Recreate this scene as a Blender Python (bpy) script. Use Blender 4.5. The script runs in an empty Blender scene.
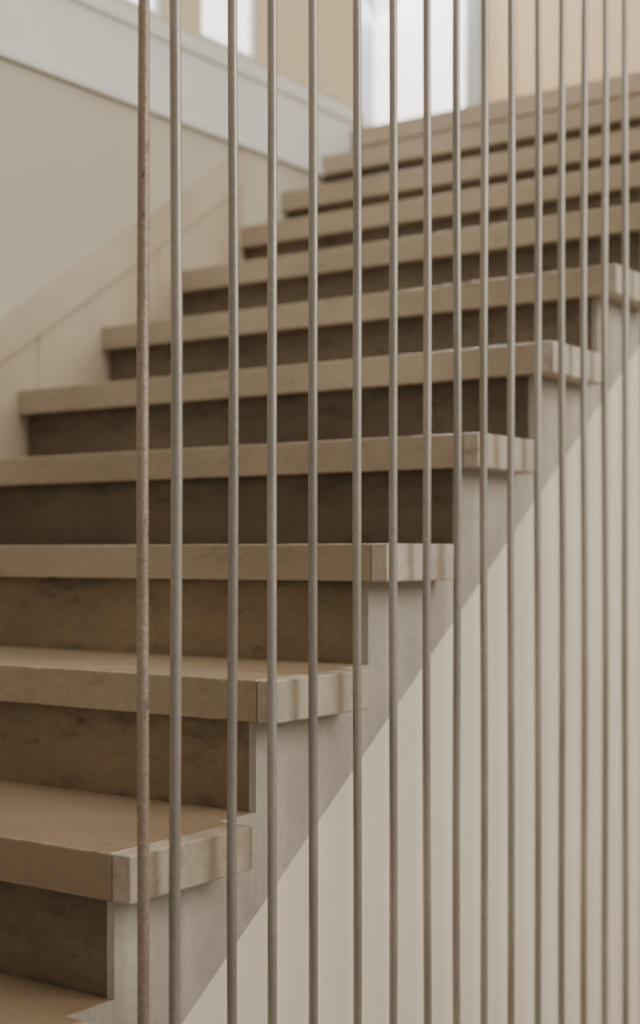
import bpy, bmesh, math, random
from mathutils import Vector
random.seed(4)
S=bpy.context.scene
RISE=.18; RUN=.273; T=.056; W=1.34; EX=.016; OY=.03; CAPW=.028; SX=EX-.052
FY=5.34; YEND=FY-.006; XL=-W+.002
def srgb(r,g,b):
    f=lambda c:(c/255/12.92) if c/255<=.04045 else ((c/255+.055)/1.055)**2.4
    return (f(r),f(g),f(b),1)
def mat(name,c1,c2,scale=6,rough=.6,spots=None,spot_scale=30,spot_t=(.62,.72),bump=.15,metal=0,stretch=(1,1,1),fine=.12,spec=.4,dist=0.0,spot_str=1.0,grime=0,objcol=False,rvar=.22,wear=None,big=0):
    m=bpy.data.materials.new(name); m.use_nodes=True
    nt=m.node_tree; N_=nt.nodes; L=nt.links
    b=N_['Principled BSDF']; b.inputs['Metallic'].default_value=metal
    b.inputs['Specular IOR Level'].default_value=spec
    tc=N_.new('ShaderNodeTexCoord'); mp=N_.new('ShaderNodeMapping'); mp.inputs['Scale'].default_value=stretch
    L.new(tc.outputs['Object'],mp.inputs[0])
    n=N_.new('ShaderNodeTexNoise'); n.inputs['Scale'].default_value=scale; n.inputs['Detail'].default_value=5; n.inputs['Roughness'].default_value=.5; n.inputs['Distortion'].default_value=dist
    L.new(mp.outputs[0],n.inputs['Vector'])
    r=N_.new('ShaderNodeValToRGB'); r.color_ramp.elements[0].position=.3; r.color_ramp.elements[1].position=.7
    r.color_ramp.elements[0].color=c1; r.color_ramp.elements[1].color=c2
    L.new(n.outputs['Fac'],r.inputs[0]); col=r.outputs[0]
    n2=N_.new('ShaderNodeTexNoise'); n2.inputs['Scale'].default_value=max(90,scale*14); n2.inputs['Detail'].default_value=6
    L.new(tc.outputs['Object'],n2.inputs['Vector'])
    mr=N_.new('ShaderNodeMapRange'); mr.inputs[1].default_value=.3; mr.inputs[2].default_value=.7
    mr.inputs[3].default_value=1-fine; mr.inputs[4].default_value=1+fine; L.new(n2.outputs['Fac'],mr.inputs[0])
    mx=N_.new('ShaderNodeVectorMath'); mx.operation='SCALE'; L.new(col,mx.inputs[0]); L.new(mr.outputs[0],mx.inputs['Scale']); col=mx.outputs[0]
    if big:
        nb=N_.new('ShaderNodeTexNoise'); nb.inputs['Scale'].default_value=14; nb.inputs['Detail'].default_value=9; nb.inputs['Roughness'].default_value=.68
        L.new(mp.outputs[0],nb.inputs['Vector'])
        mb=N_.new('ShaderNodeMapRange'); mb.inputs[1].default_value=.3; mb.inputs[2].default_value=.7; mb.inputs[3].default_value=1-big; mb.inputs[4].default_value=1+big; L.new(nb.outputs['Fac'],mb.inputs[0])
        mz=N_.new('ShaderNodeVectorMath'); mz.operation='SCALE'; L.new(col,mz.inputs[0]); L.new(mb.outputs[0],mz.inputs['Scale']); col=mz.outputs[0]
    if objcol:
        oi=N_.new('ShaderNodeObjectInfo'); vm=N_.new('ShaderNodeVectorMath'); vm.operation='MULTIPLY'
        L.new(col,vm.inputs[0]); L.new(oi.outputs['Color'],vm.inputs[1]); col=vm.outputs[0]
    if spots:
        n3=N_.new('ShaderNodeTexNoise'); n3.inputs['Scale'].default_value=spot_scale; n3.inputs['Detail'].default_value=10; n3.inputs['Roughness'].default_value=.7
        L.new(mp.outputs[0],n3.inputs['Vector']); f=n3.outputs['Fac']
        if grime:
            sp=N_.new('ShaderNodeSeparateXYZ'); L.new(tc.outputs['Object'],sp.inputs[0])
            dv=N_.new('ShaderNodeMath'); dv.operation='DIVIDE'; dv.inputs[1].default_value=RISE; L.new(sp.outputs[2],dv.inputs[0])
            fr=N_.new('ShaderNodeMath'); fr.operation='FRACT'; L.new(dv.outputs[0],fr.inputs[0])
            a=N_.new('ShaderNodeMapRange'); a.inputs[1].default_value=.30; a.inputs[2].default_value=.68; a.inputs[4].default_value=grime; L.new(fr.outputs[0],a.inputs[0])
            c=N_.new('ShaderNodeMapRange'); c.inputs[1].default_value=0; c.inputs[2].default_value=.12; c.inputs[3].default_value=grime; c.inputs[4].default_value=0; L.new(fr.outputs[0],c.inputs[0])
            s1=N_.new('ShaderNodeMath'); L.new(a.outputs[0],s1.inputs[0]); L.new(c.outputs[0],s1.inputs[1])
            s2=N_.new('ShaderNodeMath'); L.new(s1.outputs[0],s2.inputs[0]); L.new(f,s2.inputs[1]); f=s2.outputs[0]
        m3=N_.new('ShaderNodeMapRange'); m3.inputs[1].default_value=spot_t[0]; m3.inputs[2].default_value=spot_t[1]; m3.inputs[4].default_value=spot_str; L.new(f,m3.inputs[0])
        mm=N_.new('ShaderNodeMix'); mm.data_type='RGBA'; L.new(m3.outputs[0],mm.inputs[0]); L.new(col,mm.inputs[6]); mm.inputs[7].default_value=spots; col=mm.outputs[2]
    if wear:
        bv=N_.new('ShaderNodeBevel'); bv.samples=4; bv.inputs['Radius'].default_value=.006
        ge=N_.new('ShaderNodeNewGeometry'); dt=N_.new('ShaderNodeVectorMath'); dt.operation='DOT_PRODUCT'
        L.new(bv.outputs[0],dt.inputs[0]); L.new(ge.outputs['True Normal'],dt.inputs[1])
        e=N_.new('ShaderNodeMapRange'); e.inputs[1].default_value=.995; e.inputs[2].default_value=.85; e.inputs[3].default_value=0; e.inputs[4].default_value=1; L.new(dt.outputs['Value'],e.inputs[0])
        nw=N_.new('ShaderNodeTexNoise'); nw.inputs['Scale'].default_value=38; nw.inputs['Detail'].default_value=8; L.new(tc.outputs['Object'],nw.inputs['Vector'])
        ew=N_.new('ShaderNodeMapRange'); ew.inputs[1].default_value=.42; ew.inputs[2].default_value=.62; ew.inputs[4].default_value=.7; L.new(nw.outputs['Fac'],ew.inputs[0])
        em=N_.new('ShaderNodeMath'); em.operation='MULTIPLY'; L.new(e.outputs[0],em.inputs[0]); L.new(ew.outputs[0],em.inputs[1])
        w2=N_.new('ShaderNodeMix'); w2.data_type='RGBA'; L.new(em.outputs[0],w2.inputs[0]); L.new(col,w2.inputs[6]); w2.inputs[7].default_value=wear; col=w2.outputs[2]
    L.new(col,b.inputs['Base Color'])
    rr=N_.new('ShaderNodeMapRange'); rr.inputs[3].default_value=rough-rvar/2; rr.inputs[4].default_value=rough+rvar/2; L.new(n.outputs['Fac'],rr.inputs[0]); L.new(rr.outputs[0],b.inputs['Roughness'])
    if bump:
        bp=N_.new('ShaderNodeBump'); bp.inputs['Strength'].default_value=bump; bp.inputs['Distance'].default_value=.003
        L.new(n2.outputs['Fac'],bp.inputs['Height']); L.new(bp.outputs[0],b.inputs['Normal'])
    return m
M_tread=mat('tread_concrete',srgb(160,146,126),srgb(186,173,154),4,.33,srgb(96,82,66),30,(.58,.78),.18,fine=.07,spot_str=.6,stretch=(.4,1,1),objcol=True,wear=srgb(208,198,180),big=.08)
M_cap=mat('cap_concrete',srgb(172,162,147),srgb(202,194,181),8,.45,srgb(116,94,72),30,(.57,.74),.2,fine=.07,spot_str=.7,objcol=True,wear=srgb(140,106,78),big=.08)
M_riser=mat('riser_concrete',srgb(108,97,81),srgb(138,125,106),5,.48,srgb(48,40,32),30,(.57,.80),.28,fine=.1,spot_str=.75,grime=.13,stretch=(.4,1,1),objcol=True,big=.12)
M_side=mat('stringer_concrete',srgb(160,151,137),srgb(188,180,166),6,.6,srgb(130,118,102),24,(.56,.75),.12,fine=.06,spot_str=.55,big=.05)
M_cream=mat('cream_plaster',srgb(224,212,192),srgb(233,222,203),1.5,.75,bump=.03,fine=.01)
M_lwall=mat('wall_plaster',srgb(196,187,168),srgb(212,203,184),1.2,.7,bump=.03,fine=.01)
M_upper=mat('upper_plaster',srgb(220,199,168),srgb(229,209,179),1.2,.8,bump=.03,fine=.01)
M_trim=mat('painted_trim',srgb(227,226,220),srgb(235,234,228),3,.5,bump=.02,fine=.01)
M_skirt=mat('skirting_stone',srgb(182,166,142),srgb(202,187,163),4,.5,bump=.05,fine=.03)
M_rod=mat('brushed_steel',srgb(142,134,124),srgb(168,160,149),10,.38,srgb(88,76,64),70,(.66,.76),.1,metal=.5,stretch=(1,1,.3),spec=.5,fine=.08,big=.05)
M_rust=mat('rusty_steel',srgb(134,115,99),srgb(162,145,128),12,.45,srgb(60,46,38),50,(.59,.67),.4,metal=.4,stretch=(1,1,.35),spec=.5)
M_floor=mat('floor_stone',srgb(120,112,100),srgb(145,137,125),3,.5)
M_frame=mat('window_frame_paint',srgb(160,168,172),srgb(182,188,191),5,.5,bump=.03,fine=.02)
def glass(name,c,s):
    m=bpy.data.materials.new(name); m.use_nodes=True; b=m.node_tree.nodes['Principled BSDF']
    b.inputs['Base Color'].default_value=(.9,.9,.9,1); b.inputs['Emission Color'].default_value=c; b.inputs['Emission Strength'].default_value=s; b.inputs['Roughness'].default_value=.2
    return m
M_glass=glass('frosted_daylit_glass',srgb(248,249,252),2.3)
def empty(name):
    e=bpy.data.objects.new(name,None); S.collection.objects.link(e); return e
def finish(name,bm,m,parent,bevel,seg=2,color=None):
    bmesh.ops.recalc_face_normals(bm,faces=bm.faces)
    me=bpy.data.meshes.new(name); bm.to_mesh(me); bm.free(); me.materials.append(m)
    o=bpy.data.objects.new(name,me); S.collection.objects.link(o)
    if parent: o.parent=parent
    if color: o.color=(*color,1)
    if bevel:
        bv=o.modifiers.new('bev','BEVEL'); bv.width=bevel; bv.segments=seg; bv.limit_method='ANGLE'
    return o
def mesh(name,boxes,m,parent=None,bevel=0,seg=2,color=None):
    bm=bmesh.new()
    for bx in boxes:
        if len(bx)==6:
            x0,x1,y0,y1,z0,z1=bx
            P=[(y0,z0),(y1,z0),(y1,z1),(y0,z1)]
        else:
            x0,x1,P=bx
        a=[bm.verts.new((x0,p[0],p[1])) for p in P]; b=[bm.verts.new((x1,p[0],p[1])) for p in P]
        k=len(P); bm.faces.new(a); bm.faces.new(b[::-1])
        for i in range(k): bm.faces.new((a[i],b[i],b[(i+1)%k],a[(i+1)%k]))
    return finish(name,bm,m,parent,bevel,seg,color)
def slab(name,P,z0,z1,m,parent,bevel,color,worn=0):
    """slab in plan polygon P (first edge = nosing); worn>0 adds an uneven, chipped nosing edge"""
    bm=bmesh.new(); dz=[0]*len(P)
    if worn:
        (xa,ya),(xb,_)=P[0],P[1]; k=int((xb-xa)/.016); mid=[]; md=[]
        for i in range(1,k):
            mid.append((xa+(xb-xa)*i/k,ya+random.uniform(-.0003,.0006)*worn))
            d=random.uniform(0,.0004)*worn
            if random.random()<.05*worn: d+=random.uniform(.001,.0022)
            md.append(d)
        P=[P[0]]+mid+P[1:]; dz=[0]+md+dz[1:]
    a=[bm.verts.new((x,y,z0+.6*d)) for (x,y),d in zip(P,dz)]; b=[bm.verts.new((x,y,z1-d)) for (x,y),d in zip(P,dz)]; k=len(P)
    bm.faces.new(a); bm.faces.new(b[::-1])
    for i in range(k): bm.faces.new((a[i],b[i],b[(i+1)%k],a[(i+1)%k]))
    return finish(name,bm,m,parent,bevel,2,color)
# ---------- staircase : (nosing y, top z) of every step
Y=[(i)*RUN for i in range(13)]; Z=[(i+1)*RISE for i in range(13)]
Y[12]=3.277; Z[12]=2.325
Y+= [3.485,3.667,3.82]; Z+=[2.467,2.608,2.723]
N=len(Y)
TC={4:(.62,.53,.43),5:(.69,.60,.50),6:(.79,.715,.61),7:(.86,.80,.72),8:(.9,.86,.80),9:(.95,.92,.88)}  # lower treads tinted darker and browner: light falloff put into their colour
RC={4:(.8,.7,.58),5:(.72,.65,.56),6:(1.08,.96,.81),7:(1.08,.98,.84),8:(.62,.57,.52),9:(.64,.61,.57),10:(.68,.65,.62),11:(.72,.69,.66)}  # per-riser tints, the flight's light gradient painted into the concrete colour
nose=lambda y:RISE+y/RUN*RISE
low=lambda y:min(nose(y),nose(3.3)+(y-3.3)*.7)-.268
st=empty('concrete_staircase')
for n in range(N):
    y=Y[n]; z=Z[n]; last=n==N-1
    yn=YEND if last else Y[n+1]
    back=YEND if last else yn+OY+.01
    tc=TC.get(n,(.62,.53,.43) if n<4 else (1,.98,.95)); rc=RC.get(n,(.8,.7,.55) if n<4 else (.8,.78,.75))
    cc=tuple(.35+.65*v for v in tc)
    ye=back-.001 if last else y+(yn-y)*.84
    xc=EX-CAPW
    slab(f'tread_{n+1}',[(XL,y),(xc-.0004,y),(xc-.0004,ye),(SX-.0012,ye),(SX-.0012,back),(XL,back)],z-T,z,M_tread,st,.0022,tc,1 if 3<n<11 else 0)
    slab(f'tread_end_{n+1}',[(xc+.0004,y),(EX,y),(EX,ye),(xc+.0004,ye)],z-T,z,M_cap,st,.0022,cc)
    yr=y+OY; yr2=YEND if last else yn+OY
    lo1=max(0,low(yr)); lo2=max(0,low(yr2)) if not last else lo1+.05
    zt=z-T
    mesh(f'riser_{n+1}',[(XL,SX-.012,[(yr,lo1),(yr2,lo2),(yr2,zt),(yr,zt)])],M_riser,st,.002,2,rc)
    mesh(f'stringer_{n+1}',[(SX-.012,SX,[(yr+.0005,lo1),(yr2,lo2),(yr2,zt),(yr+.0005,zt)])] if last else
         [(SX-.012,SX,[(yr+.0005,lo1),(yr2,lo2),(yr2,zt),(yr+.0005,zt)]),(SX-.001,SX+.0002,[(ye+.001,zt+.0005),(yr2,zt+.0005),(yr2,z),(ye+.001,z)])],M_side,st)
P=[(.25,0),(YEND,0),(YEND,Z[-1]-T-.01),(Y[-1]+OY,low(Y[-1]+OY)+.04),(3.3,low(3.3)+.04),(.35,low(.35)+.04)]
mesh('under_flight_wall',[(SX-.11,SX-.002,P)],M_cream,st)  # cream wall below the flight, parented to the staircase
# ---------- left wall with upper windows
YC=3.89; ZT=5.6; wl=-W
def py(v): return v+.14
w1=(py(2.66),py(2.835)); w2=(py(2.985),py(3.235)); ZS=2.81
mesh('wall_left',[(wl-.15,wl,-2.5,YC,0,ZS-.001)],M_lwall)
mesh('wall_left_upper',[(wl-.15,wl,-2.5,w1[0],ZS,ZT),(wl-.15,wl,w1[1],w2[0],ZS,ZT),(wl-.15,wl,w2[1],YC,ZS,ZT)],M_upper)
for i,w in enumerate((w1,w2)):
    e=empty(f'window_{i+1}')
    mesh('glass',[(wl-.03,wl-.02,w[0],w[1],ZS,ZT)],M_glass,e)
    mesh('frame',[(wl-.05,wl-.005,w[0],w[0]+.012,ZS,ZT),(wl-.05,wl-.005,w[1]-.02,w[1],ZS,ZT),(wl-.05,wl-.005,w[0]+.012,w[1]-.02,ZS,ZS+.012)],M_trim,e,.002)
mesh('trim_1',[(wl,wl+.012,-2.5,YC,2.55,2.76),(wl,wl+.026,-2.5,YC,2.745,2.785),(wl,wl+.018,-2.5,YC,2.55,2.575)],M_trim,None,.004)
sk=empty('baseboard_left')
def strip(a,b,y0,y1): return [(y0,nose(y0)+a),(y1,nose(y1)+a),(y1,nose(y1)+b),(y0,nose(y0)+b)]
yy=.0; i=0
while yy<3.3:
    y1=min(yy+.42,3.3); mesh(f'panel_{i}',[(wl,wl+.012,strip(-.24,.088,yy+.0015,y1-.0015))],M_skirt,sk,.001); yy=y1; i+=1
mesh('cap_rail',[(wl,wl+.020,strip(.0915,.19,0,3.3))],M_skirt,sk,.003)
# ---------- far wall with tall window, landing extension
gx0,gx1=-2.27,-1.775
mesh('wall_far',[(-4.2,gx0-.1,FY,FY+.15,0,ZT),(gx1+.09,3.6,FY,FY+.15,0,ZT),(gx0-.1,gx1+.09,FY,FY+.15,0,2.72)],M_upper)
e=empty('window_3')
mesh('glass',[(gx0,gx1,FY+.08,FY+.09,2.76,ZT)],M_glass,e)
mesh('frame',[(gx0-.1,gx0,FY-.03,FY+.12,2.72,ZT),(gx1,gx1+.035,FY-.01,FY+.12,2.72,ZT),(gx1+.037,gx1+.09,FY-.04,FY+.12,2.72,ZT),(gx0,gx1,FY,FY+.12,2.72,2.76)],M_frame,e,.004)
mesh('trim_2',[(-1.60,-1.56,FY-.02,FY,2.7,ZT),(-.95,-.93,FY-.012,FY,2.7,ZT)],M_upper,None,.003)
mesh('landing_floor',[(-4.2,-W-.001,YC+.001,FY,Z[-1]-.2,Z[-1])],M_tread)
mesh('wall_landing_left',[(-4.35,-4.2,YC,FY+.15,0,ZT)],M_upper)
mesh('wall_landing_front',[(-4.35,-W-.15,YC-.15,YC,0,ZT)],M_upper)
mesh('floor',[(-1.34,3.6,-2.5,FY,-.1,0)],M_floor)
# ---------- rods
rl=empty('metal_rod_balustrade')
ys=[1.221,1.277,1.383,1.4625,1.552,1.657,1.75,1.844,1.933,2.019,2.1106,2.208,2.3006,2.391,2.4818,2.5737]
while ys[-1]<4.9: ys.append(ys[-1]+.093)
RX=.04; ZR=5.0
for i,y in enumerate(ys):
    r=.0068 if i<2 else .0062
    bm=bmesh.new()
    rings=[]; K=30; wob=random.uniform(0,6)
    for j in range(K+1):
        z=.012+(ZR-.012)*j/K
        dx=.0010*math.sin(j*.9+wob); dy=.0010*math.cos(j*.7+wob*2)
        rings.append([bm.verts.new((RX+dx+r*math.cos(a*math.pi/8),py(y)+dy+r*math.sin(a*math.pi/8),z)) for a in range(16)])
    for j in range(K):
        for a in range(16): bm.faces.new((rings[j][a],rings[j][(a+1)%16],rings[j+1][(a+1)%16],rings[j+1][a]))
    bm.faces.new(rings[0][::-1]); bm.faces.new(rings[-1])
    me=bpy.data.meshes.new(f'rod_{i+1}'); bm.to_mesh(me); bm.free(); me.materials.append(M_rust if i==0 else M_rod)
    for p in me.polygons: p.use_smooth=True
    o=bpy.data.objects.new(f'rod_{i+1}',me); S.collection.objects.link(o); o.parent=rl
mesh('base_rail',[(RX-.02,RX+.02,py(ys[0])-.05,FY-.02,0,.012)],M_rod,rl,.002)
mesh('top_rail',[(RX-.02,RX+.02,py(ys[0])-.05,FY-.02,ZR,ZR+.03)],M_rod,rl,.002)
# ---------- light
w=bpy.data.worlds.new('daylight'); S.world=w; w.use_nodes=True
bg=w.node_tree.nodes['Background']; bg.inputs[0].default_value=(1,.95,.875,1); bg.inputs[1].default_value=.44
def area(name,loc,tgt,sx,sy,p,c):
    l=bpy.data.lights.new(name,'AREA'); l.shape='RECTANGLE'; l.size=sx; l.size_y=sy; l.energy=p; l.color=c
    o=bpy.data.objects.new(name,l); S.collection.objects.link(o); o.location=loc
    o.rotation_euler=(Vector(tgt)-Vector(loc)).to_track_quat('-Z','Y').to_euler()
area('right_window_light',(3.4,3.0,3.4),(-.3,2.4,1.4),3.0,2.6,145,(1,.955,.89))
area('landing_window_light',(-2.0,5.1,4.2),(-.8,2.6,1.8),.8,1.4,60,(.99,.985,.97))
area('overhead_fill',(.2,1.2,5.4),(-.3,2.6,1.8),2.2,2.2,48,(1,.965,.91))  # added overhead area light, no such opening modelled, for contrast under the nosings
# ---------- camera
c=bpy.data.cameras.new('camera'); co=bpy.data.objects.new('camera',c); S.collection.objects.link(co); S.camera=co
c.sensor_fit='VERTICAL'; c.sensor_height=36; c.sensor_width=22.5; c.lens=1448/1024*36; c.shift_y=.042
co.location=(1.138,.14,1.423); co.rotation_euler=(math.radians(90),0,math.radians(35))
c.dof.use_dof=True; c.dof.focus_distance=1.85; c.dof.aperture_fstop=2.8; c.clip_start=.05
